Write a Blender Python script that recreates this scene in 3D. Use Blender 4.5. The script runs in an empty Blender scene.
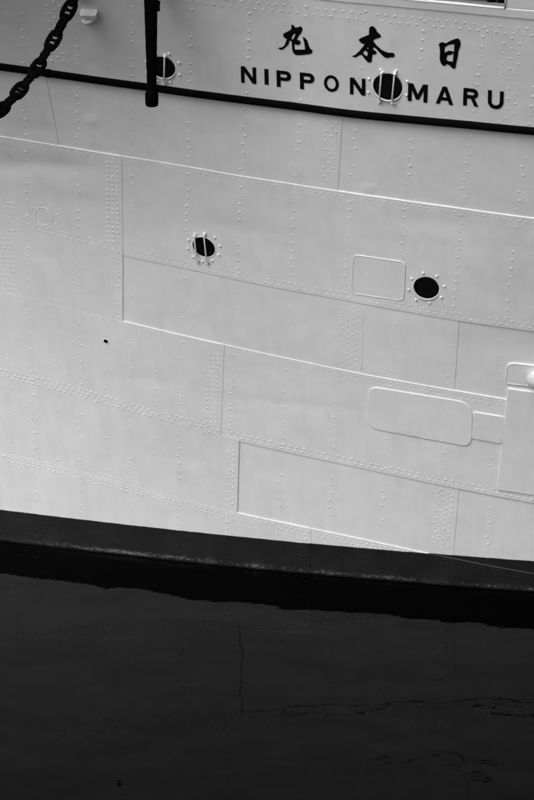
import bpy, math, random
import numpy as np
from mathutils import Vector, noise
from mathutils.geometry import tessellate_polygon

random.seed(7)
sc = bpy.context.scene
C = sc.collection
R = math.radians

# ------------------------------------------------------------------ camera
FOC = 2300.0                      # focal length in pixels of a 534 x 800 picture
PITCH, ROLL = R(19.7211), R(-0.5235)
CAM_O = Vector((0.0, 0.0, 11.7015))
fwd = Vector((0, math.cos(PITCH), -math.sin(PITCH)))
rgt0 = Vector((1, 0, 0))
up0 = rgt0.cross(fwd)
rgt = math.cos(ROLL) * rgt0 + math.sin(ROLL) * up0
upv = -math.sin(ROLL) * rgt0 + math.cos(ROLL) * up0
cam = bpy.data.cameras.new('camera')
co = bpy.data.objects.new('camera', cam)
C.objects.link(co)
from mathutils import Matrix
co.matrix_world = Matrix(((rgt.x, upv.x, -fwd.x, CAM_O.x), (rgt.y, upv.y, -fwd.y, CAM_O.y),
                          (rgt.z, upv.z, -fwd.z, CAM_O.z), (0, 0, 0, 1)))
cam.sensor_fit = 'VERTICAL'
cam.sensor_height = 36.0
cam.lens = 36.0 * FOC / 800.0
cam.clip_end = 20000
cam.clip_start = 0.5
sc.camera = co

# ------------------------------------------------------------------ world, sun, exposure
SUN_DIR = Vector((-0.68, -0.84, 1.12)).normalized()      # towards the sun
EL = math.asin(SUN_DIR.z)
ROT = math.atan2(SUN_DIR.x, SUN_DIR.y)
world = bpy.data.worlds.new('World')
sc.world = world
world.use_nodes = True
nt = world.node_tree
nt.nodes.clear()
sky = nt.nodes.new('ShaderNodeTexSky')
sky.sky_type = 'NISHITA'
sky.sun_disc = False
sky.sun_elevation = EL
sky.sun_rotation = ROT
sky.air_density = 1.5
sky.dust_density = 4.0
bw = nt.nodes.new('ShaderNodeRGBToBW')                   # the photograph is black and white
bg = nt.nodes.new('ShaderNodeBackground')
wo = nt.nodes.new('ShaderNodeOutputWorld')
bg.inputs['Strength'].default_value = 0.12
nt.links.new(sky.outputs[0], bw.inputs[0])
nt.links.new(bw.outputs[0], bg.inputs['Color'])
nt.links.new(bg.outputs[0], wo.inputs[0])
sl = bpy.data.lights.new('sun', 'SUN')
sl.energy = 1.05
sl.angle = R(32)
so = bpy.data.objects.new('sun', sl)
C.objects.link(so)
so.location = (0, 0, 60)
so.rotation_euler = SUN_DIR.to_track_quat('Z', 'Y').to_euler()
sc.view_settings.view_transform = 'Standard'
sc.view_settings.look = 'None'
sc.view_settings.gamma = 1.0
sc.view_settings.use_curve_mapping = False
sc.view_settings.exposure = 0.48

# ------------------------------------------------------------------ materials
def mat(name):
    m = bpy.data.materials.new(name)
    m.use_nodes = True
    n = m.node_tree
    return m, n, n.nodes['Principled BSDF']
def N(n, t, **kw):
    x = n.nodes.new(t)
    for k, v in kw.items():
        setattr(x, k, v)
    return x
def L(n, a, b): n.links.new(a, b)
def mth(n, op, a, b=None, clamp=False):
    x = N(n, 'ShaderNodeMath', operation=op, use_clamp=clamp)
    for i, v in enumerate((a, b)):
        if v is None: continue
        if isinstance(v, (int, float)): x.inputs[i].default_value = v
        else: L(n, v, x.inputs[i])
    return x.outputs[0]
def rng(n, v, a, b, c, d):
    x = N(n, 'ShaderNodeMapRange')
    x.interpolation_type = 'SMOOTHSTEP'
    L(n, v, x.inputs[0])
    for i, q in enumerate((a, b, c, d)): x.inputs[i + 1].default_value = q
    return x.outputs[0]
def noi(n, vec, scale, detail=3.0, rough=0.55):
    x = N(n, 'ShaderNodeTexNoise')
    x.inputs['Scale'].default_value = scale
    x.inputs['Detail'].default_value = detail
    x.inputs['Roughness'].default_value = rough
    L(n, vec, x.inputs['Vector'])
    return x.outputs[0]
def scaled(n, vec, s):
    x = N(n, 'ShaderNodeMapping')
    x.inputs['Scale'].default_value = s
    L(n, vec, x.inputs['Vector'])
    return x.outputs[0]

def hull_paint():
    m, n, b = mat('hull_paint')
    geo = N(n, 'ShaderNodeNewGeometry')
    P = geo.outputs['Position']
    sep = N(n, 'ShaderNodeSeparateXYZ'); L(n, P, sep.inputs[0])
    z = sep.outputs['Z']
    big = noi(n, P, 0.55, 4)
    mid = noi(n, P, 3.0, 5, 0.6)
    fine = noi(n, P, 40.0, 3, 0.6)
    streak = noi(n, scaled(n, P, (9.0, 9.0, 0.35)), 1.0, 4, 0.6)
    hstk = noi(n, scaled(n, P, (0.8, 0.8, 7.0)), 1.0, 3, 0.5)
    w = mth(n, 'ADD', 0.70, mth(n, 'MULTIPLY', mth(n, 'SUBTRACT', big, 0.5), 0.15))
    w = mth(n, 'ADD', w, mth(n, 'MULTIPLY', mth(n, 'SUBTRACT', mid, 0.5), 0.10))
    w = mth(n, 'ADD', w, mth(n, 'MULTIPLY', mth(n, 'SUBTRACT', fine, 0.5), 0.04))
    w = mth(n, 'ADD', w, mth(n, 'MULTIPLY', mth(n, 'SUBTRACT', streak, 0.5), 0.12))
    w = mth(n, 'ADD', w, mth(n, 'MULTIPLY', mth(n, 'SUBTRACT', hstk, 0.5), 0.04))
    # grime runs: narrow, few
    run = noi(n, scaled(n, P, (8.0, 8.0, 0.45)), 1.0, 3, 0.6)
    w = mth(n, 'SUBTRACT', w, rng(n, run, 0.56, 0.82, 0.0, 0.045))
    # boot topping below a paint line at z = 0.455
    edge = mth(n, 'ADD', z, mth(n, 'MULTIPLY', mth(n, 'SUBTRACT', noi(n, P, 6.0, 3), 0.5), 0.012))
    isw = rng(n, edge, 0.452, 0.460, 0.0, 1.0)
    # waterline scum: pale crust, broken, only in the lowest decimetre
    sc1 = noi(n, scaled(n, P, (20.0, 20.0, 45.0)), 1.0, 6, 0.8)
    sc2 = noi(n, scaled(n, P, (0.7, 0.7, 0.7)), 1.0, 2, 0.5)
    low = rng(n, z, 0.015, 0.16, 1.0, 0.0)
    dryline = mth(n, 'MULTIPLY', rng(n, z, 0.015, 0.035, 0.0, 1.0), rng(n, z, 0.045, 0.095, 1.0, 0.0))
    scum = mth(n, 'MULTIPLY', dryline, rng(n, mth(n, 'ADD', sc1, mth(n, 'MULTIPLY', sc2, 0.5)), 0.76, 0.92, 0.0, 1.0))
    bt = mth(n, 'ADD', 0.013, mth(n, 'MULTIPLY', mth(n, 'SUBTRACT', mth(n, 'ADD', mth(n, 'MULTIPLY', mid, .6), mth(n, 'MULTIPLY', noi(n, P, 16.0, 5, 0.7), .5)), 0.55), 0.022))
    bt = mth(n, 'ADD', bt, mth(n, 'MULTIPLY', scum, 0.16))
    bt = mth(n, 'ADD', bt, mth(n, 'MULTIPLY', low, mth(n, 'MULTIPLY', rng(n, mid, 0.5, 0.7, 0, 1), 0.02)))
    bt = mth(n, 'MULTIPLY', bt, rng(n, z, 0.0, 0.035, 0.25, 1.0))
    mix = N(n, 'ShaderNodeMix', data_type='FLOAT')
    L(n, isw, mix.inputs[0]); L(n, bt, mix.inputs[2]); L(n, w, mix.inputs[3])
    L(n, mix.outputs[0], b.inputs['Base Color'])
    rr = mth(n, 'ADD', 0.48, mth(n, 'MULTIPLY', mth(n, 'SUBTRACT', mid, 0.5), 0.25))
    L(n, rr, b.inputs['Roughness'])
    b.inputs['Specular IOR Level'].default_value = 0.4
    h = mth(n, 'ADD', mth(n, 'MULTIPLY', noi(n, P, 2.2, 2), 1.0), mth(n, 'MULTIPLY', noi(n, P, 14.0, 4), 0.10))
    h = mth(n, 'ADD', h, mth(n, 'MULTIPLY', noi(n, P, 120.0, 2), 0.012))
    bp = N(n, 'ShaderNodeBump'); bp.inputs['Distance'].default_value = 0.012
    bp.inputs['Strength'].default_value = 0.7
    L(n, h, bp.inputs['Height']); L(n, bp.outputs[0], b.inputs['Normal'])
    return m
def simple(name, col, rough=0.5, spec=0.5, var=0.15, scale=8.0, bump=0.0):
    m, n, b = mat(name)
    tc = N(n, 'ShaderNodeNewGeometry').outputs['Position']
    x = noi(n, tc, scale, 5, 0.6)
    v = mth(n, 'MULTIPLY', mth(n, 'ADD', 1.0, mth(n, 'MULTIPLY', mth(n, 'SUBTRACT', x, 0.5), var * 2)), col)
    L(n, v, b.inputs['Base Color'])
    b.inputs['Roughness'].default_value = rough
    b.inputs['Specular IOR Level'].default_value = spec
    if bump:
        bp = N(n, 'ShaderNodeBump'); bp.inputs['Distance'].default_value = bump
        L(n, noi(n, tc, scale * 3, 4), bp.inputs['Height']); L(n, bp.outputs[0], b.inputs['Normal'])
    return m
M_HULL = hull_paint()
M_WHITE = simple('fitting_white_paint', 0.70, 0.42, 0.4, 0.10, 9.0, 0.002)
M_LETTER = simple('black_lettering_paint', 0.004, 0.6, 0.04, 0.3, 12.0)
M_STRIP = simple('rubbing_strip_black', 0.0018, 0.8, 0.03, 0.6, 5.0, 0.006)
M_CHAIN = simple('chain_black_iron', 0.0024, 0.6, 0.008, 0.7, 30.0, 0.004)
M_POLE = simple('pole_black_rubber', 0.0018, 0.7, 0.006, 0.5, 12.0, 0.003)
M_GLASS = simple('porthole_glass', 0.002, 0.08, 0.35, 0.1, 3.0)
M_DARK = simple('porthole_sleeve_dark', 0.006, 0.6, 0.2, 0.5, 9.0)
M_GREY = simple('bulwark_inside_shaded', 0.16, 0.6, 0.3, 0.3, 3.0)  # shade of the inner surface behind the port, put into the grey
M_DECK = simple('deck_planks_grey', 0.25, 0.7, 0.3, 0.2, 2.0)

def water_mat():
    m, n, b = mat('harbour_water')
    P = N(n, 'ShaderNodeNewGeometry').outputs['Position']
    b.inputs['Base Color'].default_value = (0.0003, 0.0003, 0.0003, 1)
    b.inputs['Roughness'].default_value = 0.004
    b.inputs['IOR'].default_value = 1.333
    b.inputs['Specular IOR Level'].default_value = 0.088
    a = noi(n, scaled(n, P, (0.8, 1.0, 1.0)), 1.0, 2, 0.4)
    c = noi(n, scaled(n, P, (2.2, 3.2, 1.0)), 1.0, 3, 0.5)
    d = noi(n, scaled(n, P, (7.0, 12.0, 1.0)), 1.0, 3, 0.55)
    h = mth(n, 'ADD', mth(n, 'MULTIPLY', a, 1.0), mth(n, 'MULTIPLY', c, 0.12))
    h = mth(n, 'ADD', h, mth(n, 'MULTIPLY', d, 0.004))
    bp = N(n, 'ShaderNodeBump')
    bp.inputs['Distance'].default_value = 0.022
    bp.inputs['Strength'].default_value = 1.0
    L(n, h, bp.inputs['Height']); L(n, bp.outputs[0], b.inputs['Normal'])
    return m
M_WATER = water_mat()

# ------------------------------------------------------------------ object helpers
def empty(name, loc):
    o = bpy.data.objects.new(name, None)
    o.location = loc
    o.empty_display_size = 0.3
    C.objects.link(o)
    return o
def mesh_obj(name, verts, faces, m, parent=None, smooth=True, kind=None, label=None):
    me = bpy.data.meshes.new(name)
    me.from_pydata([tuple(v) for v in verts], [], faces)
    me.materials.append(m)
    if smooth: me.polygons.foreach_set('use_smooth', [True] * len(me.polygons))
    me.update()
    o = bpy.data.objects.new(name, me)
    C.objects.link(o)
    if parent is not None:
        o.parent = parent
        o.matrix_parent_inverse = Matrix.Translation(-WLOC[parent.name]) if parent.name in WLOC else Matrix()
    if kind: o['kind'] = kind
    if label: o['label'] = label
    return o
WLOC = {}          # world location of parents, whose children are modelled in world coordinates
def thing(name, loc, label, cat, group=None):
    o = empty(name, loc)
    o['label'] = label; o['category'] = cat
    if group: o['group'] = group
    WLOC[o.name] = Vector(loc)
    return o
def lin(a, b, n): return [a + (b - a) * i / (n - 1) for i in range(n)]
class Geo:
    def __init__(s): s.v = []; s.f = []
    def add(s, v, f):
        k = len(s.v); s.v += list(v); s.f += [tuple(i + k for i in q) for q in f]
    def tube(s, path, r, seg=8, closed=False, caps=True):
        path = [Vector(p) for p in path]; n = len(path); k = len(s.v)
        rr = r if isinstance(r, (list, tuple)) else [r] * n
        prev = None
        for i, p in enumerate(path):
            if closed: t = path[(i + 1) % n] - path[i - 1]
            else: t = path[min(i + 1, n - 1)] - path[max(i - 1, 0)]
            t.normalize()
            if prev is None:
                a = t.cross(Vector((0, 0, 1)))
                if a.length < 0.1: a = t.cross(Vector((0, 1, 0)))
            else: a = prev - t * prev.dot(t)
            a.normalize(); prev = a; b = t.cross(a)
            for j in range(seg):
                g = 2 * math.pi * j / seg
                s.v.append(p + rr[i] * (math.cos(g) * a + math.sin(g) * b))
        m = n if closed else n - 1
        for i in range(m):
            for j in range(seg):
                a0 = k + i * seg + j; a1 = k + i * seg + (j + 1) % seg
                b0 = k + ((i + 1) % n) * seg + j; b1 = k + ((i + 1) % n) * seg + (j + 1) % seg
                s.f.append((a0, a1, b1, b0))
        if not closed and caps:
            s.f.append(tuple(k + j for j in range(seg))[::-1])
            s.f.append(tuple(k + (n - 1) * seg + j for j in range(seg)))
    def lathe(s, c, ax, prof, seg=24, cap=True):
        ax = Vector(ax).normalized(); a = ax.cross(Vector((0, 0, 1)))
        if a.length < 0.1: a = ax.cross(Vector((1, 0, 0)))
        a.normalize(); b = ax.cross(a); k = len(s.v); c = Vector(c)
        for r, h in prof:
            for j in range(seg):
                g = 2 * math.pi * j / seg
                s.v.append(c + ax * h + r * (math.cos(g) * a + math.sin(g) * b))
        for i in range(len(prof) - 1):
            for j in range(seg):
                s.f.append((k + i * seg + j, k + i * seg + (j + 1) % seg, k + (i + 1) * seg + (j + 1) % seg, k + (i + 1) * seg + j))
        if cap:
            s.f.append(tuple(k + (len(prof) - 1) * seg + j for j in range(seg)))
    def build(s, name, m, parent=None, **kw): return mesh_obj(name, s.v, s.f, m, parent, **kw)

# ------------------------------------------------------------------ hull form
WX = (0.0101558, -0.2576311, 26.3490108)
PH0, PH1, PC = 0.1876628, 0.0250641, 0.0204048
DENTS = []            # (x, z, radius x, radius z, depth)
def wave(x, z):       # plating is never fair: shallow hollows and dents
    d = 0.0065 * noise.noise(Vector((x * 0.75, z * 0.75, 3.1))) + 0.0030 * noise.noise(Vector((x * 2.1, z * 1.6, 9.7)))
    for (a, b, ra, rb, h) in DENTS:
        e = ((x - a) / ra) ** 2 + ((z - b) / rb) ** 2
        if e < 9: d += h * math.exp(-e)
    return d
def base_y(x, z):
    zz = max(z, 0.0)
    bow = 0.027 * max(0.0, min(z, 9.0) - 4.4) ** 2 * max(0.0, min(5.0, 0.3 - x)) if z > 4.4 else 0.0   # extra flare towards the bow, shaped to darken the upper left
    return WX[0] * x * x + WX[1] * x + WX[2] - bow - (PH0 + PH1 * max(x, -6.5) + PC * zz) * z
def nrm(x, z, e=0.02):
    dx = (base_y(x + e, z) - base_y(x - e, z)) / (2 * e)
    dz = (base_y(x, z + e) - base_y(x, z - e)) / (2 * e)
    return Vector((dx, -1.0, dz)).normalized()
def S(x, z, off=0.0):
    n = nrm(x, z)
    return Vector((x, base_y(x, z), z)) + n * (off + wave(x, z))
def hit(px, py):      # where the ray through a picture point meets the hull: (x, z)
    d = ((px - 267) * rgt - (py - 400) * upv + FOC * fwd).normalized()
    t = 27.0
    for _ in range(14):
        P = CAM_O + d * t
        g = P.y - base_y(P.x, P.z)
        Q = CAM_O + d * (t + 1e-3)
        t -= g / ((Q.y - base_y(Q.x, Q.z) - g) / 1e-3)
    P = CAM_O + d * t
    return P.x, P.z
def at_depth(px, py, Y):
    d = (px - 267) * rgt - (py - 400) * upv + FOC * fwd
    return CAM_O + d * (Y / d.y)

for px, py, ra, rb, h in [(60, 166, .36, .12, -.020), (36, 172, .05, .035, .012), (90, 120, .07, .06, .016), (88, 116, .05, .03, -.010),
                          (195, 313, .035, .03, .008), (252, 316, .03, .03, -.006), (92, 328, .03, .02, .006), (116, 340, .03, .03, .006),
                          (368, 189, .06, .035, .012), (364, 184, .04, .03, -.008), (230, 228, .55, .12, -.007), (100, 18, .05, .05, -.012),
                          (10, 165, .30, .14, -.022), (75, 190, .30, .05, .006), (440, 222, .4, .10, -.006), (190, 460, .3, .08, -.006),
                          (150, 380, .5, .10, -.006), (300, 405, .7, .07, -.006), (520, 345, .5, .2, -.008), (35, 130, .25, .1, -.008)]:
    x_, z_ = hit(px, py)
    DENTS.append((x_, z_, ra, rb, h))

XL, XR = -8.0, 9.0
def seam(pts):
    q = sorted(hit(*p) for p in pts)
    xs = [a for a, b in q]; zs = [b for a, b in q]
    sl_ = (zs[3] - zs[0]) / (xs[3] - xs[0]); sr_ = (zs[-1] - zs[-4]) / (xs[-1] - xs[-4])
    def f(x):
        if x < xs[0]: return zs[0] + sl_ * (x - xs[0]) * 0.8
        if x > xs[-1]: return zs[-1] + sr_ * (x - xs[-1]) * 0.8
        return float(np.interp(x, xs, zs))
    # soften the corners of the polyline
    return lambda x: (f(x - .25) + 2 * f(x - .12) + 2 * f(x) + 2 * f(x + .12) + f(x + .25)) / 8
L5 = seam([(0,452),(60,465),(120,482),(180,498),(220,509),(238,513),(300,526),(357,538),(425,553),(480,564),(534,574)])
L4 = seam([(0,378),(60,392),(100,404),(160,421),(220,437),(239,441.3),(300,455),(357,467),(450,487),(534,503)])
L3 = seam([(0,290),(34,299),(64,307),(101,316),(123,321),(177,334),(267,354),(360,373.5),(454,390.7),(534,404)])
L2 = seam([(0,222),(40,233),(81,243),(118,253.5),(123,256),(177,266.7),(267,286),(357,302.5),(459,320.5),(534,331.5)])
L1 = seam([(0,136),(24,140),(80,149),(122,156),(177,164.7),(240,176),(300,185.5),(357,194),(420,203),(480,211.5),(534,218.5)])
RB = seam([(0,65),(60,73.5),(120,82),(180,90.5),(267,102),(357,113.5),(450,122),(534,130)])
L0 = seam([(0,-36),(150,-19),(250,-8),(332,0),(390,5),(460,11.5),(534,18.5)])
LOB = seam([(0,-50),(150,-27),(250,-15.5),(332,-8),(414,-0.3),(460,3.8),(506,8.0),(534,10.2)])
BOT = lambda x: -2.6
TOPZ = lambda x: L0(x) + 1.25

T = 0.008
STRAKES = [  # name, lower, upper, outward offset, lower tuck, upper tuck, butts (list of (top px, bottom px))
    ('S6', BOT, L5, T, 0, 0, [((311,528),(310,590))]),
    ('S5', L5, L4, 0.0, .07, .07, [((239,441),(237,513)), ((459,489),(453.3,555))]),
    ('S4', L4, L3, T, 0, 0, [((224.3,347.5),(220.7,437))]),
    ('S3', L3, L2, 0.0, .07, .07, [((122.8,256),(122.6,321)), ((459.3,320.5),(454.3,390))]),
    ('S2', L2, L1, T, 0, 0, [((121.6,156),(122.8,256))]),
    ('S1', L1, RB, 0.0, .07, .0, [((44.5,72),(58.6,146)), ((342.6,114),(337.6,192))]),
    ('S0', RB, L0, T, 0, 0, []),
    ('B', L0, LOB, T + .010, 0, 0, []),
]
EXTRA = {'S6': [-5.5, 5.2], 'S5': [-4.6, 5.6], 'S4': [-5.2, 5.0], 'S3': [-5.0, 6.0], 'S2': [-4.9, 5.3], 'S1': [-5.6, 5.2], 'S0': [-4.4, 4.6], 'B': [-5, 5.5]}
HOLES = [(163.0, 67.2, .138), (388.0, 86.4, .158), (203.8, 247.2, .138), (426.6, 287.6, .146)]
HOLES = [hit(a, b) + (r,) for a, b, r in HOLES]
LAP = 0.0

def butt_lines(sid, lower, upper, butts):
    out = []
    for (t_, b_) in butts:
        xt, zt = hit(*t_); xb, zb = hit(*b_)
        k = (xt - xb) / (zt - zb)
        out.append((xb, zb, k))
    for x in EXTRA[sid]: out.append((x, 0.0, 0.0 if sid == 'B' else 0.02 * x / 5))
    out.sort(key=lambda q: q[0])
    return out
ALL = []    # plates
for sid, lo, hi, off, tl, tu, butts in STRAKES:
    bl = [(XL, 0, 0)] + butt_lines(sid, lo, hi, butts) + [(XR, 0, 0)]
    for i in range(len(bl) - 1):
        ALL.append(dict(sid=sid, lo=lo, hi=hi, off=off - .0045 * max(0, i - 1), tl=tl, tu=tu, L=bl[i], R=bl[i + 1], last=(i == len(bl) - 2), rv=[]))
        if (sid == 'S3' and bl[i + 1][0] < hit(122, 300)[0] + .1) or (sid == 'S5' and bl[i + 1][0] < hit(240, 480)[0] + .1):
            ALL[-1].update(off=T - .0010, tl=.03, tu=.03)
        elif sid == 'S5': ALL[-1]['off'] -= .003
def bx(line, z): return line[0] + line[2] * (z - line[1])
def plate_at(x, z):
    for p in ALL:
        if p['lo'](x) <= z < p['hi'](x) and bx(p['L'], z) <= x < bx(p['R'], z): return p
    return None
def poff(p, x, z):
    a, b = bx(p['L'], z), bx(p['R'], z)
    u = (x - a) / (b - a)
    return p['off'] + (0.0 if p['last'] else LAP * max(0, min(1.05, u)))
def surf_off(x, z):
    p = plate_at(x, z)
    return poff(p, x, z) if p else T
def OP(px, py, e=0.0):   # a point on the outside of the plating seen through a picture point
    x, z = hit(px, py)
    return S(x, z, surf_off(x, z) + e)

# ------------------------------------------------------------------ the ship
ship = thing('ship', (0, 27.0, 0), 'white riveted steel hull with black boot topping and raised black name, floating on dark water', 'ship')

def build_plate(p):
    xa, xb = p['L'][0], p['R'][0]
    STEP = 0.045 if (xa < 4.5 and xb > -4.5) else 0.12
    nx = max(4, int((xb - xa) / STEP))
    hmid = p['hi']((xa + xb) / 2) - max(p['lo']((xa + xb) / 2), -2.6)
    nz = max(2, int(hmid / 0.05))
    g = Geo(); grid = []
    for j in range(nz + 1):
        row = []
        for i in range(nx + 1):
            u = i / nx; v = j / nz
            x = xa + (xb - xa) * u; z = 0
            for _ in range(3):
                zl, zh = p['lo'](x) - p['tl'], p['hi'](x) + p['tu']
                z = zl + (zh - zl) * v
                x = bx(p['L'], z) + (bx(p['R'], z) - bx(p['L'], z)) * u
                if i == 0 and p['L'][0] > XL: x -= 0.05 * 1.0
            row.append([x, z])
        grid.append(row)
    alive = [[True] * (nx) for _ in range(nz)]
    holes = [h for h in HOLES if plate_at(h[0], h[1]) is p]
    for hx, hz, hr in holes:
        for j in range(nz):
            for i in range(nx):
                c = [grid[j + b][i + a] for a, b in ((0,0),(1,0),(1,1),(0,1))]
                if any(math.hypot(q[0] - hx, q[1] - hz) < hr for q in c): alive[j][i] = False
        for j in range(1, nz):
            for i in range(1, nx):
                ad = [alive[j-1][i-1], alive[j-1][i], alive[j][i-1], alive[j][i]]
                q = grid[j][i]; d = math.hypot(q[0] - hx, q[1] - hz)
                if any(ad) and not all(ad) and d < hr + 0.12:
                    q[0] = hx + (q[0] - hx) * hr / d; q[1] = hz + (q[1] - hz) * hr / d
    for row in grid:
        for x, z in row: g.v.append(S(x, z, poff(p, x, z)))
    W = nx + 1
    for j in range(nz):
        for i in range(nx):
            if alive[j][i]: g.f.append((j * W + i, j * W + i + 1, (j + 1) * W + i + 1, (j + 1) * W + i))
    # skirt: the plate edge, a chamfer then the plate thickness
    ring = [(0, i) for i in range(nx + 1)] + [(j, nx) for j in range(1, nz + 1)] + [(nz, i) for i in range(nx - 1, -1, -1)] + [(j, 0) for j in range(nz - 1, 0, -1)]
    n = len(ring); rows = []
    for e, drop in ((0.0, 0.0), (0.003, 0.003), (0.006, 0.030)):
        k = len(g.v)
        for (j, i) in ring:
            x, z = grid[j][i]
            ox = (-e if i == 0 else e if i == nx else 0); oz = (-e if j == 0 else e * (0.8 + 0.9 * noise.noise(Vector((x * 2.3, z, 0)))) if j == nz else 0)
            g.v.append(S(x + ox, z + oz, poff(p, x, z) - drop))
        rows.append(k)
    for a in range(2):
        for q in range(n):
            r = (q + 1) % n
            g.f.append((rows[a] + q, rows[a + 1] + q, rows[a + 1] + r, rows[a] + r))
    return g.build('hull_plate', M_HULL, ship)

# ---- rivets
RIV = []          # (x, z, radius, height)
def rivet(x, z, r=0.017, h=0.007):
    if z < 0.0 or not (XL + .2 < x < XR - .2): return
    for hx, hz, hr in HOLES:
        if math.hypot(x - hx, z - hz) < hr + .10: return
    for a0, a1, b0, b1 in NORIV:
        if a0 < x < a1 and b0 < z < b1: return
    for a0, a1, b0, b1 in LETB:
        if a0 < x < a1 and b0 < z < b1: return
    p = plate_at(x, z)
    if p is None: return
    for f in (p['L'], p['R']):
        if abs(x - bx(f, z)) < 0.018: return
    for q in p['rv'][-260:]:
        if abs(q[0] - x) < .034 and abs(q[1] - z) < .034: return
    r *= random.uniform(0.92, 1.12); h *= random.choice((.80, .70, .66, .60, .40, .74))
    p['rv'].append((x + random.gauss(0, .0013), z + random.gauss(0, .0013), r, h))
NORIV = []; LETB = []
for a, b in (((280,61),(314,24)), ((353,62),(396,26)), ((440,69),(462,37)), ((240,86),(258,64)), ((263,86),(270,67)), ((275,90),(316,68)), ((322,93),(367,74)),
             ((406,104),(456,80)), ((462,109),(506,87))):
    (x0, z0), (x1, z1) = hit(*a), hit(*b)
    LETB.append((x0, x1, z0, z1))
for a, b in (((352,296),(405,262)), ((371,428),(472,405)), ((506,490),(600,366)), ((472,440),(505,414))):
    (x0, z0), (x1, z1) = hit(*a), hit(*b)
    NORIV.append((x0 - .02, x1 + .02, z0 - .0, z1 + .0))
def riv_row(line, dz, x0, x1, pitch, r=.015, h=.006, skip=0.03, phase=0.0):
    x = x0 + phase
    while x < x1:
        if random.random() > skip: rivet(x, line(x) + dz, r, h)
        x += pitch
PXM = 0.0119  # metres per photo pixel, about
# frame columns
ys = (0, 80, 190, 450, 550)
cols = [(22,23,26,34,36),(77,77.5,77.5,81,81),(132,131.6,131,130,130),(192,189.5,187,178.5,177),(250,247,240,230,226),(306,302,295,281.5,277),
        (366,361,350.5,333,327),(426,419,406,386,380),(488,478,464,441.6,436),(545,535,520,492,487),(600,590,575,545,540)]
for k in range(4): cols.insert(0, tuple(2 * a - b for a, b in zip(cols[0], cols[1])))
for k in range(4): cols.append(tuple(2 * a - b for a, b in zip(cols[-1], cols[-2])))
COLS = []
for c in cols:
    q = sorted((hit(x, y)[::-1] for x, y in zip(c, ys)))
    zs = [a for a, b in q]; xs = [b for a, b in q]
    ktop = (xs[-1] - xs[-2]) / (zs[-1] - zs[-2])
    COLS.append((zs, xs, ktop))
    z = 0.12
    strong = random.uniform(.6, 1.0)
    while z < 8.2:
        x = float(np.interp(z, zs, xs)) + (ktop * (z - zs[-1]) if z > zs[-1] else 0)
        s = plate_at(x, z)
        sid = s['sid'] if s else ''
        zig = 0.012 * (1 if int(z / 0.125) % 2 else -1) if sid in ('S1', 'S4', 'S5') else 0.004
        near = min(abs(z - f(x)) for f in (L5, L4, L3, L2, L1, RB, L0))
        if near > 0.06 and random.random() > .07:
            hh = {'S2': .0085, 'S5': .0085, 'S4': .0070, 'S3': .0050, 'S1': .0085, 'S0': .0085, 'S6': .0060, 'B': .005}.get(sid, .005)
            rivet(x + zig, z, .0185, hh * strong * random.choice((1, 1, 1, .6)))
        z += random.uniform(.102, .114)
# odd intermediate rivets on the lower strakes
for a in range(len(COLS) - 1):
    z = 0.5 + random.random() * .1
    while z < 2.8:
        xs = [float(np.interp(z, COLS[a + q][0], COLS[a + q][1])) for q in (0, 1)]
        x = sum(xs) / 2
        s = plate_at(x, z)
        if s and s['sid'] in ('S5', 'S4') and x < -0.6 and random.random() > .15: rivet(x, z, .018, .006)
        z += 0.235
# seam rows
X0, X1 = XL + .3, XR - .3
riv_row(L1, -.050, X0, X1, .075, .013, .0055)
riv_row(L1, -.085, X0, X1, .075, .013, .0030, .2, .037)
for dz, hh, ph in ((.040, .0060, 0), (.095, .0055, .04)):
    riv_row(L2, dz, X0, X1, .080, .0145, hh, .05, ph)
xl122, xr = hit(123, 300)[0], X1
for dz in (-.045, -.090): riv_row(L3, dz, hit(330, 368)[0], X1, .078, .0135, .005, .08, .02 if dz < -.05 else 0)
riv_row(L3, -.05, hit(123, 321)[0], hit(330, 368)[0], .09, .013, .002, .3)
for dz in (-.06, -.10): riv_row(L3, dz, X0, hit(120, 321)[0], .085, .015, .0032, .25, .03 if dz < -.07 else 0)
riv_row(L3, .05, X0, hit(60, 305)[0], .085, .014, .0028, .3)
for dz in (.045, .10): riv_row(L4, dz, hit(222, 436)[0], X1, .080, .0155, .0075, .04, .03 if dz > .05 else 0)
for k, dz in enumerate((.035, .085, .135)): riv_row(L4, dz, X0, hit(222, 436)[0], .066, .0150, .0078, .03, .033 * (k % 2))
for k, dz in enumerate((-.050, -.100)): riv_row(L5, dz, hit(238, 512)[0], X1, .072, .0145, .0068, .05, .036 * (k % 2))
for k, dz in enumerate((-.055, -.005 - .03, -.105)): riv_row(L5, dz, X0, hit(236, 512)[0], .066, .0150, .0070, .05, .033 * (k % 2))
riv_row(L5, .045, X0, hit(150, 490)[0], .066, .0145, .0050, .2)
for k, dz in enumerate((-.115, -.185)): riv_row(L0, dz, X0, X1, .086, .0165, .0060, .03, .05 * (k % 2))
riv_row(L2, -.05, X0, hit(60, 240)[0], .07, .014, .0045, .15)
riv_row(L2, .15, X0, hit(100, 240)[0], .07, .014, .0035, .25)
xa0, xa1 = hit(40, 190)[0], hit(105, 200)[0]
riv_row(lambda x: L2(x) + (hit(75,190)[1] - L2(hit(75,190)[0])), 0, xa0, xa1, .06, .014, .004, .3)
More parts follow.
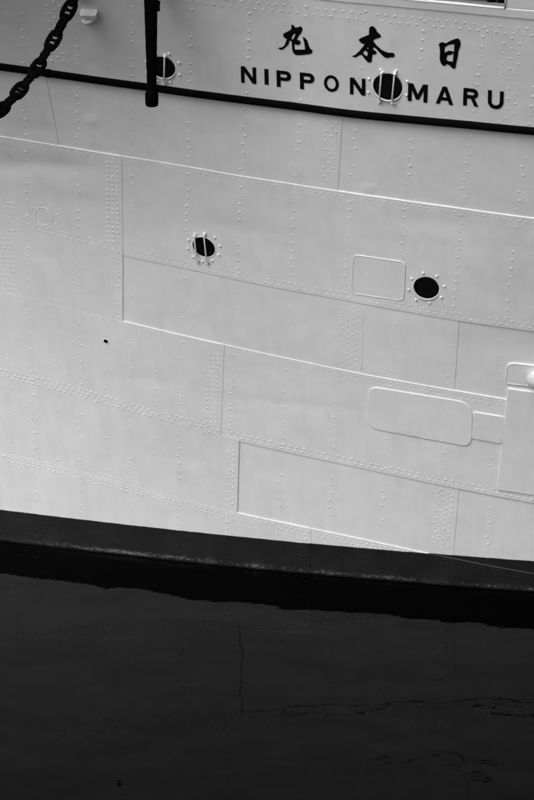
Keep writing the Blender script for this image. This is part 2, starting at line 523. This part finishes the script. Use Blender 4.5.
# rivet blocks beside butts
def block(sid, top, bot, nc, dx0, dx, pitch, r=.0150, h=.0065, zig=True, fade=0.03):
    (xt, zt), (xb, zb) = hit(*top), hit(*bot)
    k = (xt - xb) / (zt - zb)
    for c in range(nc):
        z = zb + .02 + (pitch / 2 if (c % 2 and zig) else 0)
        while z < zt - .01:
            if random.random() > fade: rivet(xb + k * (z - zb) + dx0 + dx * c, z, r, h)
            z += pitch
block('S2', (121.6,160), (122.8,253), 3, -.165, .055, .062, .0165, .0080, False)
block('S3', (122.8,258), (122.6,319), 1, -.05, .05, .062, .0135, .0060)
block('S3', (122.8,258), (122.6,319), 1, .045, .05, .062, .0125, .0015, True, .4)
block('S1', (342.6,121), (337.6,188), 3, -.165, .052, .112, .0160, .0062)
block('S4', (224.3,352), (220.7,433), 3, -.175, .055, .064, .0145, .0055, False)
block('S4', (232,380), (229,430), 1, -.0, .05, .112, .0170, .0055)
block('S5', (239,446), (237,508), 2, -.115, .058, .078, .0160, .0075)
block('S5', (459,493), (453.3,551), 4, -.245, .058, .075, .0165, .0065)
block('S3', (363,306), (361,370), 4, -.22, .055, .075, .0150, .0048)
block('S0', (512,22), (505,124), 3, -.06, .075, .115, .0165, .0050)
block('S0', (52,-30), (58,62), 3, -.07, .065, .10, .0165, .0085)
block('S1', (58,80), (66,140), 2, .02, .06, .11, .0150, .0030, True, .3)
block('S2', (5,200), (5,222), 4, -.06, .055, .062, .0155, .0060, False)
block('S3', (5,224), (5,290), 4, -.06, .055, .062, .0155, .0060, False)
block('S6', (30,510), (32,536), 9, -.26, .065, .062, .0150, .0050, False)
block('S6', (311,532), (310,574), 3, -.17, .055, .062, .0150, .0060, False)

def build_rivets(p, parent):
    if not p['rv']: return
    g = Geo(); seg = 8
    ca = [(math.cos(2 * math.pi * j / seg), math.sin(2 * math.pi * j / seg)) for j in range(seg)]
    for x, z, r, h in p['rv']:
        c = S(x, z, poff(p, x, z) - .0006); n = nrm(x, z)
        a = n.cross(Vector((0, 0, 1))).normalized(); b = n.cross(a)
        k = len(g.v)
        for rr, hh in ((r * 1.15, 0), (r * .85, h * .55), (r * .42, h * .95)):
            for cx, cy in ca: g.v.append(c + n * hh + a * (cx * rr) + b * (cy * rr))
        g.v.append(c + n * h)
        for q in range(2):
            for j in range(seg):
                j2 = (j + 1) % seg
                g.f.append((k + q * seg + j, k + q * seg + j2, k + (q + 1) * seg + j2, k + (q + 1) * seg + j))
        for j in range(seg): g.f.append((k + 2 * seg + j, k + 2 * seg + (j + 1) % seg, k + 3 * seg))
    g.build('rivet', M_HULL, parent, kind='stuff')
for p in ALL:
    o = build_plate(p)
    build_rivets(p, o)

# ---- bulwark above the sheer line, with one long mooring port
def panel(name, fx0, fx1, flo, fhi, off, m=M_HULL, thick=.03, step=.08, label=None):
    g = Geo(); nz = 8
    z0 = flo(0)
    nx = max(2, int((fx1 - fx0) / step)); W = nx + 1
    pts = [[(fx0 + (fx1 - fx0) * i / nx) for i in range(W)] for j in range(nz + 1)]
    zz = [[flo(x) + (fhi(x) - flo(x)) * j / nz for x in pts[j]] for j in range(nz + 1)]
    for side in (0, 1):
        for j in range(nz + 1):
            for i in range(W): g.v.append(S(pts[j][i], zz[j][i], off - side * thick))
    K = (nz + 1) * W
    for j in range(nz):
        for i in range(nx):
            a = j * W + i
            g.f.append((a, a + 1, a + W + 1, a + W)); g.f.append((K + a, K + a + W, K + a + W + 1, K + a + 1))
    for i in range(nx):
        g.f.append((i, K + i, K + i + 1, i + 1)); a = nz * W + i; g.f.append((a, a + 1, K + a + 1, K + a))
    for j in range(nz):
        a = j * W; g.f.append((a, a + W, K + a + W, K + a)); a += nx; g.f.append((a, K + a, K + a + W, a + W))
    return g.build(name, m, ship, smooth=False, label=label)
xo0, xo1 = hit(350, 0)[0], hit(505.5, 7)[0]
PT = lambda x: LOB(x) + .42
gap = lambda f, d: (lambda x: f(x) + d)
panel('bulwark_plate', XL, xo0 - .004, gap(LOB, .012), TOPZ, T + .004)
panel('bulwark_plate', xo1 + .004, XR, gap(LOB, .012), TOPZ, T + .004)
panel('bulwark_plate', xo0, xo1, PT, TOPZ, T + .004)
# ledge under the port and its right jamb, inner back wall, roller
g = Geo()
pts = [(x_, LOB(x_)) for x_ in lin(xo0, xo1, 20)]
g.tube([S(a, b + .004, T + .006) for a, b in pts], .008, 8)
g.tube([S(xo1, LOB(xo1) + t_ * .42, T + .006) for t_ in (0, .25, .5, .75, 1)], .009, 8)
g.build('port_coaming', M_HULL, ship)
g = Geo()
for side, of in ((0, -.16), (1, -.20)):
    pass
def slab(px_list, off0, off1, m, name, parent):
    g = Geo(); n = len(px_list)
    v0 = [S(x, z, off0) for x, z in px_list]; v1 = [S(x, z, off1) for x, z in px_list]
    g.v = v0 + v1
    g.f.append(tuple(range(n))); g.f.append(tuple(range(2 * n - 1, n - 1, -1)))
    for i in range(n): g.f.append((i, (i + 1) % n, n + (i + 1) % n, n + i))
    return g.build(name, m, parent, smooth=False)
slab([(xo0 - .3, LOB(xo0) - .1), (xo1 + .3, LOB(xo1) - .1), (xo1 + .3, PT(xo1) + .2), (xo0 - .3, PT(xo0) + .2)], -.20, -.24, M_GREY, 'port_back_plate', ship)
g = Geo()
for q in (0.05, 0.15):
    g.lathe(S(xo1 - q, LOB(xo1) + .01, -.07), (0, 0, 1), [(.0, 0), (.045, 0), (.05, .03), (.032, .08), (.032, .28), (.05, .34), (.05, .38), (0, .38)], 16, False)
g.build('fairlead_roller', M_STRIP, ship)

# ---- rubbing strip (half-round black bar), cap rail, deck, inner shell
g = Geo()
xs = lin(XL, XR, 150); k0 = 0; sec = []
NS = 7
for x in xs:
    z = RB(x); row = []
    for j in range(NS + 1):
        a = math.pi * (j / NS) - math.pi / 2
        row.append(S(x, z + .041 * math.sin(a), T + .0 + .050 * math.cos(a) ** .7 if j not in (0, NS) else T - .03))
    sec.append(row)
for r_ in sec: g.v += r_
for i in range(len(xs) - 1):
    for j in range(NS): a = i * (NS + 1) + j; g.f.append((a, a + NS + 1, a + NS + 2, a + 1))
g.build('rubbing_strip', M_STRIP, ship)
def strip_join(x):
    z = RB(x); g = Geo()
    row = []
    for d in (-.02, .02):
        for j in range(NS + 1):
            a = math.pi * (j / NS) - math.pi / 2
            g.v.append(S(x + d, z + .048 * math.sin(a), T + .056 * max(0, math.cos(a)) ** .7))
    for j in range(NS): g.f.append((j, j + NS + 1, j + NS + 2, j + 1))
    g.f.append(tuple(range(NS + 1))); g.f.append(tuple(range(2 * NS + 1, NS, -1)))
    g.build('strip_joint', M_STRIP, ship)
strip_join(hit(49, 71)[0]); strip_join(hit(300, 106)[0] + 3.2)
g = Geo()
g.tube([S(x, TOPZ(x) + .03, 0.0) for x in lin(XL, XR, 60)], .065, 10)
g.build('cap_rail', M_WHITE, ship)
def shell(name, f0, f1, of0, of1, m, nz=16):
    g = Geo(); xs = lin(XL, XR, 40)
    for x in xs:
        for j in range(nz + 1):
            t = j / nz
            g.v.append(S(x, f0(x) + (f1(x) - f0(x)) * t, 0) + Vector((0, of0 + (of1 - of0) * t, 0)))
    for i in range(len(xs) - 1):
        for j in range(nz): a = i * (nz + 1) + j; g.f.append((a, a + 1, a + nz + 2, a + nz + 1))
    return g.build(name, m, ship)
shell('deck', lambda x: L0(x) - .02, lambda x: L0(x) - .02, .10, 7.0, M_DECK)
shell('inner_shell', BOT, lambda x: L0(x) - .03, .26, .26, M_DARK)

# ---- patch plates with weld beads
def rounded(c, rads, seg=5):
    c = [Vector(q) for q in c]; out = []; n = len(c)
    for i in range(n):
        r = rads[i] if isinstance(rads, (list, tuple)) else rads
        if r <= 0.01: out.append(c[i]); continue
        a = (c[i - 1] - c[i]).normalized(); b = (c[(i + 1) % n] - c[i]).normalized()
        p0, p1 = c[i] + a * r, c[i] + b * r
        for k in range(seg + 1):
            t = k / seg
            out.append(p0 * (1 - t) ** 2 + c[i] * 2 * t * (1 - t) + p1 * t * t)
    return out
def densify(pl, d=4.0, closed=True):
    out = []
    m = len(pl)
    for i in range(m if closed else m - 1):
        a, b = pl[i], pl[(i + 1) % m]; n = max(1, int((b - a).length / d))
        for k in range(n): out.append(a + (b - a) * k / n)
    if not closed: out.append(pl[-1])
    return out
def patch(name, px, th=.012, bead=.010, parent=None, offbase=None, label=None, m=M_HULL):
    px = densify([Vector(p) for p in px])
    c = sum(px, Vector((0, 0))) / len(px)
    n = len(px)
    q = [hit(*p) for p in px]; cc = hit(*c)
    ob = offbase if offbase is not None else max(surf_off(*a) for a in q)
    g = Geo(); g.v.append(S(cc[0], cc[1], ob + th))
    NR = 8
    for k in range(1, NR + 1):
        s = k / NR
        for a in q: g.v.append(S(cc[0] + (a[0] - cc[0]) * s, cc[1] + (a[1] - cc[1]) * s, ob + th))
    for i in range(n): g.f.append((0, 1 + (i + 1) % n, 1 + i))
    for k in range(NR - 1):
        for i in range(n): a = 1 + k * n; j = (i + 1) % n; g.f.append((a + i, a + j, a + n + j, a + n + i))
    k0 = len(g.v)
    for e, d in ((0, 0), (.004, .004), (.005, .04)):
        for a in q:
            dx, dz = a[0] - cc[0], a[1] - cc[1]; l = math.hypot(dx, dz)
            g.v.append(S(a[0] + dx / l * e, a[1] + dz / l * e, ob + th - d))
    for k in range(2):
        for i in range(n): j = (i + 1) % n; g.f.append((k0 + k * n + i, k0 + k * n + j, k0 + (k + 1) * n + j, k0 + (k + 1) * n + i))
    o = g.build(name, m, ship, label=label)
    if bead:
        b = Geo()
        b.tube([S(a[0], a[1], ob + th * .4) for a in q], [bead * random.uniform(.75, 1.15) for _ in q], 6, closed=True)
        b.build('weld_bead', M_HULL, o)
    return o
patch('patch_plate', rounded([(353.4,254.6),(405.6,262.0),(403.8,300.2),(351.5,293.0)], 5.5), .004, .0075, label='square patch plate with rounded corners')
patch('patch_plate', rounded([(369.6,386.0),(473,403.2),(471,446.0),(367.5,427.0)], [9, 16, 9, 11]), .012, .0085, label='long patch plate with rounded corners')
patch('patch_plate', [(474.5,411.6),(505,416.6),(501.9,442.6),(472.4,437.4)], .010, .0065, offbase=T, label='short bridging patch plate')
patch('patch_plate', [(508.6,388),(600,401),(590,502),(498.0,488.6)], .018, .006, label='large rectangular doubler plate')
patch('patch_plate', rounded([(507.6,362.8),(590,371),(590,391),(506.0,383)], [7, 2, 2, 2]), .006, .0085, offbase=.006, label='upper patch plate under the outlet')
# thin old weld lines
def weld(pts, r=.0045, off=.0):
    g = Geo(); pl = densify([Vector(p) for p in pts], 5, False)
    g.tube([OP(p.x, p.y, off) for p in pl], r, 6)
    g.build('weld_bead', M_HULL, ship)
weld([(363.3,307),(361.6,370)], .003)
# blanked porthole ring, seen faintly on the left
x0, z0 = hit(44, 216)
g = Geo(); g.tube([S(x0 + .110 * math.cos(a), z0 + .12 * math.sin(a), surf_off(x0, z0) - .001) for a in lin(0, 2 * math.pi, 25)[:-1]], .005, 6, True)
br = g.build('blanked_porthole', M_HULL, ship)
g = Geo()
for k in range(8):
    g = Geo(); a = k * math.pi / 4 + .2
    g.lathe(S(x0 + .16 * math.cos(a), z0 + .165 * math.sin(a), surf_off(x0, z0) - .001), nrm(x0, z0), [(.013, 0), (.011, .004), (.004, .006)], 8)
    g.build('bolt', M_HULL, br)

# ---- portholes
def porthole(idx, bars, nb, turn=0.0, phase=0.0, label=None):
    hx, hz, hr = HOLES[idx]
    of = surf_off(hx, hz); n = (nrm(hx, hz) * (1 - turn) + Vector((0, -.94, .30)) * turn).normalized(); c = S(hx, hz, of) - n * .010 * turn
    a = n.cross(Vector((0, 0, 1))).normalized()
    g = Geo()
    g.lathe(c, n, [(hr + .014, -.03), (hr + .013, .002), (hr + .008, .006), (hr + .003, .006), (hr - .001, .002), (hr - .002, -.004)], 40, False)
    rim = g.build('porthole', M_HULL, ship, label=label)
    g = Geo(); g.lathe(c, n, [(hr - .002, -.003), (hr - .004, -.12)], 32, False)
    g.build('sleeve', M_DARK, rim)
    g = Geo(); g.lathe(c, n, [(hr - .003, -.032), (hr - .012, -.028), (hr - .018, -.034)], 32, False)
    g.build('glass_ring', M_STRIP, rim)
    g = Geo(); g.lathe(c, n, [(hr - .005, -.038), (0.001, -.036)], 32, True)
    g.build('glass', M_GLASS, rim)
    for k in range(nb):
        t = phase + 2 * math.pi * k / nb
        x, z = hx + (hr + .052) * math.cos(t), hz + (hr + .052) * math.sin(t)
        g = Geo(); g.lathe(S(x, z, of - .001), n, [(.017, 0), (.017, .005), (.012, .008), (.012, .014), (.008, .017), (.002, .018)], 8)
        g.build('bolt', M_WHITE, rim)
    for (t_, b_) in bars:
        p0, p1 = hit(*t_), hit(*b_)
        g = Geo(); A = S(p0[0], p0[1], of + .030); B = S(p1[0], p1[1], of + .030)
        A0 = S(p0[0], p0[1], of - .004); B0 = S(p1[0], p1[1], of - .004)
        g.tube([A0, A0.lerp(A, .7), A.lerp(B, .03), A.lerp(B, .5), A.lerp(B, .97), B0.lerp(B, .7), B0], .0085, 8)
        g.build('bar', M_WHITE, rim)
        for q in (p0, p1):
            g = Geo(); g.lathe(S(q[0], q[1], of - .001), n, [(.024, -.01), (.024, .010), (.016, .014), (.016, .032), (.010, .040), (.002, .041)], 10)
            g.build('foot', M_WHITE, rim)
porthole(0, [((165.2,55.2),(164.8,82.0)), ((155.5,54),(155.2,80.5))], 8, turn=.2, phase=.39)
porthole(1, [((382.4,71.6),(380.2,99.6)), ((395.4,72.8),(392.8,101.6))], 8, turn=.25, phase=.39)
porthole(2, [((195.0,235.6),(197.8,260.5)), ((204.6,234.2),(207.6,262.0))], 10, phase=.2)
porthole(3, [], 8, turn=.18, phase=.22)
# small drain hole
x0, z0 = hit(106, 341); n = nrm(x0, z0); of = surf_off(x0, z0)
g = Geo(); g.lathe(S(x0, z0, of), n, [(.040, -.004), (.038, .004), (.030, .004), (.028, -.0)], 16, False)
dr = g.build('drain_hole', M_HULL, ship)
g = Geo(); g.lathe(S(x0, z0, of + .0012), n, [(.031, 0), (.001, 0.0004)], 16); g.build('drain_mouth', M_LETTER, dr)
# bracket near the chain
x0, z0 = hit(90, 15); n = nrm(x0, z0)
def lump(cx, cz, w, h, d, off, name, parent, bev=.35):
    g = Geo(); 
    for s, dd in ((1, -.03), (1, d * .75), (1 - bev, d)):
        for a, b in ((-1,-1),(-.8,-1),(.8,-1),(1,-1),(1,-.8),(1,1),(.8,1),(-.8,1),(-1,1),(-1,-.8)):
            g.v.append(S(cx + a * w * s, cz + b * h * s, off + dd))
    for k in range(2):
        for i in range(10): j = (i + 1) % 10; g.f.append((k * 10 + i, k * 10 + j, k * 10 + 10 + j, k * 10 + 10 + i))
    g.f.append(tuple(20 + i for i in range(10)))
    return g.build(name, M_WHITE, parent, smooth=False)
of = surf_off(x0, z0)
brk = lump(x0, z0 + .055, .088, .022, .085, of, 'hooded_bracket', ship, .12)
lump(x0 - .01, z0 - .005, .078, .045, .028, of, 'back_plate', brk, .15)
g = Geo(); g.tube([S(x0 - .075, z0 - .045, of + .02), S(x0 - .03, z0 - .035, of + .055), S(x0 + .03, z0 - .02, of + .05), S(x0 + .065, z0 + .03, of + .02)], [.022, .032, .026, .016], 10)
g.build('hook', M_WHITE, brk)
# overboard outlet at the right edge
x0, z0 = hit(540, 376.5); n = (nrm(x0, z0) + Vector((-.25, 0, -.1))).normalized(); of = surf_off(x0, z0)
g = Geo(); g.lathe(S(x0, z0, of - .02), n, [(.100, 0), (.101, .05), (.108, .10), (.112, .125), (.108, .140), (.097, .146), (.085, .150), (.06, .160), (.03, .166), (.002, .168)], 32, False)
ou = g.build('overboard_outlet', M_WHITE, ship)
g = Geo(); c_ = S(x0, z0, of - .02) + n * .128
a_ = n.cross(Vector((0, 0, 1))).normalized(); b_ = n.cross(a_)
g.tube([c_ + .112 * (math.cos(t) * a_ + math.sin(t) * b_) for t in lin(0, 2 * math.pi, 33)[:-1]], .010, 8, True)
g.build('outlet_rim', M_WHITE, ou)

# ---- the name
def lettering(outer, holes, name, hh=.0050, label=None):
    """outline in picture points, laid on the plating; letters are 5 mm proud like the welded-on outline they follow"""
    loops = [outer] + holes
    def sm(lp):
        return [Vector((p[0], p[1])) for p in lp]
    loops = [sm(l) for l in loops]
    loops = [l if (sum(l[i-1].x * l[i].y - l[i].x * l[i-1].y for i in range(len(l))) > 0) == (k == 0) else l[::-1] for k, l in enumerate(loops)]
    flat = [p for l in loops for p in l]
    g = Geo()
    top = [OP(p.x, p.y, hh) for p in flat]; bot = [OP(p.x, p.y, -.004) for p in flat]
    g.v = top + bot; n = len(flat)
    tris = tessellate_polygon([[Vector((p.x, p.y, 0)) for p in l] for l in loops])
    for t in tris: g.f.append(tuple(t))
    k = 0
    for l in loops:
        m = len(l)
        for i in range(m): a, b = k + i, k + (i + 1) % m; g.f.append((a, b, n + b, n + a))
        k += m
    return g.build(name, M_LETTER, ship, smooth=False, label=label)
def arc(cx, cy, rx, ry, a0, a1, n=8):
    return [(cx + rx * math.cos(R(a0 + (a1 - a0) * i / n)), cy + ry * math.sin(R(a0 + (a1 - a0) * i / n))) for i in range(n + 1)]
GL = {
 'N': ([(0,0),(0,1),(.26,1),(.77,.36),(.77,1),(1,1),(1,0),(.76,0),(.23,.66),(.23,0)], []),
 'I': ([(0,0),(0,1),(1,1),(1,0)], []),
 'P': ([(0,0),(0,1),(.66,1)] + arc(.66,.70,.34,.30,80,-80) + [(.66,.40),(.27,.40),(.27,0)], [[(.27,.80),(.62,.80)] + arc(.62,.70,.11,.095,70,-70,5) + [(.62,.60),(.27,.60)]]),
 'O': (arc(.5,.5,.5,.5,0,345,23), [arc(.5,.5,.29,.33,0,345,23)]),
 'M': ([(0,0),(0,1),(.25,1),(.5,.42),(.75,1),(1,1),(1,0),(.80,0),(.80,.64),(.58,.12),(.42,.12),(.20,.64),(.20,0)], []),
 'A': ([(0,0),(.38,1),(.62,1),(1,0),(.77,0),(.69,.21),(.31,.21),(.23,0)], [[(.38,.39),(.62,.39),(.5,.76)]]),
 'R': ([(0,0),(0,1),(.64,1)] + arc(.64,.71,.33,.29,80,-50,6) + [(.74,.45),(1,0),(.74,0),(.50,.42),(.25,.42),(.25,0)], [[(.25,.80),(.60,.80)] + arc(.60,.71,.11,.085,70,-70,5) + [(.60,.62),(.25,.62)]]),
 'U': ([(0,1),(.24,1),(.24,.38)] + arc(.5,.38,.26,.20,190,350) + [(.76,.38),(.76,1),(1,1),(1,.38)] + arc(.5,.38,.5,.40,-10,-170,10) + [(0,.38)], []),
}
# left bottom, right bottom, left top, right top, as the photograph shows them
TXT = [('N',(241.4,81.8),(256.6,83.6),(241.0,65.4),(256.2,67.0)), ('I',(264.8,83.9),(268.8,84.3),(264.5,68.2),(268.5,68.6)),
       ('P',(277.0,86.0),(291.6,87.6),(276.6,69.6),(291.2,71.2)), ('P',(300.4,88.4),(315.0,90.0),(300.1,71.8),(314.7,73.4)),
       ('O',(324.3,90.3),(339.3,92.0),(324.2,73.8),(339.2,75.5)), ('N',(350.3,93.5),(365.8,95.1),(350.3,76.8),(365.8,78.3)),
       ('M',(408.0,100.2),(427.6,102.2),(408.6,82.6),(428.2,84.4)), ('A',(436.0,102.7),(453.6,104.6),(436.4,85.2),(454.0,87.0)),
       ('R',(463.3,104.6),(478.6,106.3),(463.9,87.2),(479.2,88.9)), ('U',(488.0,107.2),(503.5,108.9),(488.4,89.4),(504.3,91.0))]
for ch, lb, rb, lt, rt in TXT:
    lb, rb, lt, rt = map(Vector, (lb, rb, lt, rt))
    f = lambda p: (lb * (1 - p[0]) + rb * p[0]) * (1 - p[1]) + (lt * (1 - p[0]) + rt * p[0]) * p[1]
    o, h = GL[ch]
    lettering([f(p) for p in o], [[f(p) for p in q] for q in h], 'letter', label='black letter ' + ch)
def kj(pts, ox, oy, s): return [(ox + x / s, oy + y / s) for x, y in pts]
MARU = [(220,72),(240,82),(262,112),(290,108),(320,95),(345,110),(350,140),(330,180),(300,215),(280,262),(315,265),(330,295),(310,320),(285,322),(258,305),(252,340),(258,378),(380,378),(378,340),(368,280),(352,225),(375,232),(405,265),(430,340),(445,368),(472,390),(465,415),(440,432),(380,438),(300,445),(262,440),(235,410),(222,370),(218,275),(190,265),(178,310),(140,350),(100,378),(75,374),(52,358),(100,348),(130,325),(150,270),(160,250),(125,230),(112,205),(115,185),(150,165),(200,142),(215,115),(212,85)]
MARUH = [(262,182),(240,190),(222,220),(216,250),(232,256),(250,225),(266,190)]
HON = [(240,85),(268,92),(295,125),(305,150),(340,180),(350,200),(330,215),(290,225),(265,238),(268,262),(300,300),(350,345),(400,372),(440,382),(480,380),(500,400),(495,430),(460,430),(410,440),(380,425),(330,375),(290,330),(265,320),(258,345),(290,362),(302,385),(280,400),(255,398),(250,430),(245,480),(225,490),(200,482),(165,445),(135,400),(105,408),(70,430),(45,428),(25,418),(60,405),(100,370),(150,310),(165,285),(130,275),(105,250),(102,232),(130,215),(180,195),(215,180),(215,140),(220,100)]
HONH = [[(198,322),(190,335),(205,340),(212,328)], [(170,355),(148,378),(160,400),(195,420),(200,385),(195,368)]]
NICHI = [(150,160),(180,158),(215,172),(260,145),(320,120),(370,105),(400,120),(414,160),(410,205),(385,270),(375,350),(355,440),(345,500),(325,512),(300,498),(260,460),(230,445),(205,470),(180,470),(150,435),(135,385),(138,260),(130,215),(122,180)]
NICHIH = [[(200,225),(240,195),(300,180),(330,185),(325,285),(300,278),(260,268),(220,285),(200,300)], [(240,325),(280,325),(318,302),(310,415),(270,412),(232,400),(222,375)]]
lettering(kj(MARU, 274, 18, 12.136), [kj(MARUH, 274, 18, 12.136)], 'letter', label='black brush-written character 丸')
lettering(kj(HON, 350, 18, 11.125), [kj(h, 350, 18, 11.125) for h in HONH], 'letter', label='black brush-written character 本')
lettering(kj(NICHI, 430, 30, 13.35), [kj(h, 430, 30, 13.35) for h in NICHIH], 'letter', label='black brush-written character 日')

# ------------------------------------------------------------------ chain hanging in front of the bow
def link_mesh():
    d = .0270; g = Geo(); path = []
    ln, wd = .115, .052
    for i in range(32):
        a = 2 * math.pi * i / 32
        cx, cy = math.cos(a), math.sin(a)
        path.append(Vector((wd * math.copysign(abs(cx) ** .85, cx), 0, ln * math.copysign(abs(cy) ** .85, cy))))
    g.tube(path, d, 10, True)
    return g
def stud_mesh():
    g = Geo(); g.tube([(-.050, 0, 0), (-.022, 0, 0), (0, 0, 0), (.022, 0, 0), (.050, 0, 0)], [.036, .022, .017, .022, .036], 8)
    return g
PIX = [(61.0, 25.3), (53.2, 40.3), (44.8, 54.2), (37.2, 67.8), (28.4, 79.6), (19.2, 90.6), (10.2, 100.6), (0.8, 109.8)]
PITCHL = .185
P3 = [at_depth(PIX[0][0], PIX[0][1], 23.7)]
for q in PIX[1:]:
    Y = P3[-1].y
    # step towards the camera until the next centre is one link pitch away
    best = None
    for k in range(300):
        y = Y - k * .001
        v = at_depth(q[0], q[1], y)
        e = abs((v - P3[-1]).length - PITCHL)
        if best is None or e < best[0]: best = (e, v)
    P3.append(best[1])
# beyond the picture: up to the bow, and on along the same curve to the quay side
up_dir = (P3[0] - P3[1]).normalized()
for k in range(9):
    up_dir = (up_dir + Vector((.0, .02, .035))).normalized()
    P3.insert(0, P3[0] + up_dir * PITCHL)
dn = (P3[-1] - P3[-2]).normalized()
for k in range(16):
    dn = (dn + Vector((-.01, -.02, .035))).normalized()
    P3.append(P3[-1] + dn * PITCHL)
chain = thing('chain', P3[9], 'heavy black stud-link chain sagging across the upper left of the white hull', 'chain')
lm = link_mesh(); sm_ = stud_mesh()
lo_ = lm.build('link', M_CHAIN); so_ = sm_.build('stud', M_CHAIN)
view = Vector((0, -1, .35)).normalized()
first = True
for i in range(len(P3)):
    t = (P3[max(i - 1, 0)] - P3[min(i + 1, len(P3) - 1)]).normalized()
    side = t.cross(view).normalized(); nn = side.cross(t).normalized()    # nn faces the viewer side
    tw = R(random.uniform(-9, 9))
    face = (i - 10) % 2 == 0
    ang = tw + (R(12) if face else R(58))
    X = side * math.cos(ang) + nn * math.sin(ang); Yv = t.cross(X)
    Mx = Matrix(((X.x, Yv.x, t.x, P3[i].x), (X.y, Yv.y, t.y, P3[i].y), (X.z, Yv.z, t.z, P3[i].z), (0, 0, 0, 1)))
    if first: a, b = lo_, so_; first = False
    else:
        a = lo_.copy(); b = so_.copy(); C.objects.link(a); C.objects.link(b)
    a.parent = chain; a.matrix_parent_inverse = Matrix.Translation(-P3[9]); a.matrix_basis = Mx
    b.parent = a; b.matrix_parent_inverse = Matrix(); b.matrix_basis = Matrix()

# ------------------------------------------------------------------ black pole hanging at the hull side
YP = 23.5
def pp(px, py): return at_depth(px, py, YP)
sc_ = YP / FOC * 1.045
top, bot = pp(150.7, 0), pp(151.8, 97)
ax = (top - bot).normalized()
Lp = (top - bot).length
pole = thing('hanging_pole', tuple(bot), 'tapered black pole with a thick end collar hanging beside the left porthole', 'pole')
g = Geo(); H3 = Lp + 2.4
prof = [(.043, -.02), (.047, .0)] + [(.0475 + .0225 * min(1.0, t / Lp) + .001 * math.sin(t * 40), t) for t in lin(.05, H3, 60)]
g.lathe(bot, ax, prof, 22, True); g.build('pole', M_POLE, pole)
g = Geo()
cb = pp(151.8, 106.5); cl = (bot - cb).length
g.lathe(cb, ax, [(.0, .0), (.045, .0), (.062, .008), (.069, .03), (.069, cl + .03), (.064, cl + .05), (.050, cl + .075), (.046, cl + .08)], 24, False)
g.build('end_collar', M_POLE, pole)
g = Geo()
k1 = pp(158.6, 10.5); k2 = pp(158.8, 2)
g.tube([k1 + Vector((-.02, 0, 0)), k1, k1.lerp(k2, .5), k2, k2 + Vector((-.03, 0, .02))], [.012, .017, .012, .019, .012], 8)
g.build('shackle', M_POLE, pole)
g = Geo()
tt = bot + ax * (H3 - .1)
g.tube([tt, tt + Vector((0, .5, .02)), tt + Vector((0, 1.6, .0))], .05, 12)
g.build('support_arm', M_POLE, pole)

# ------------------------------------------------------------------ water
g = Geo(); W_ = 4000
g.v = [Vector(p) for p in ((-W_, -W_, 0), (W_, -W_, 0), (W_, W_, 0), (-W_, W_, 0))]; g.f = [(0, 1, 2, 3)]
wobj = g.build('water', M_WATER, smooth=False, kind='structure')
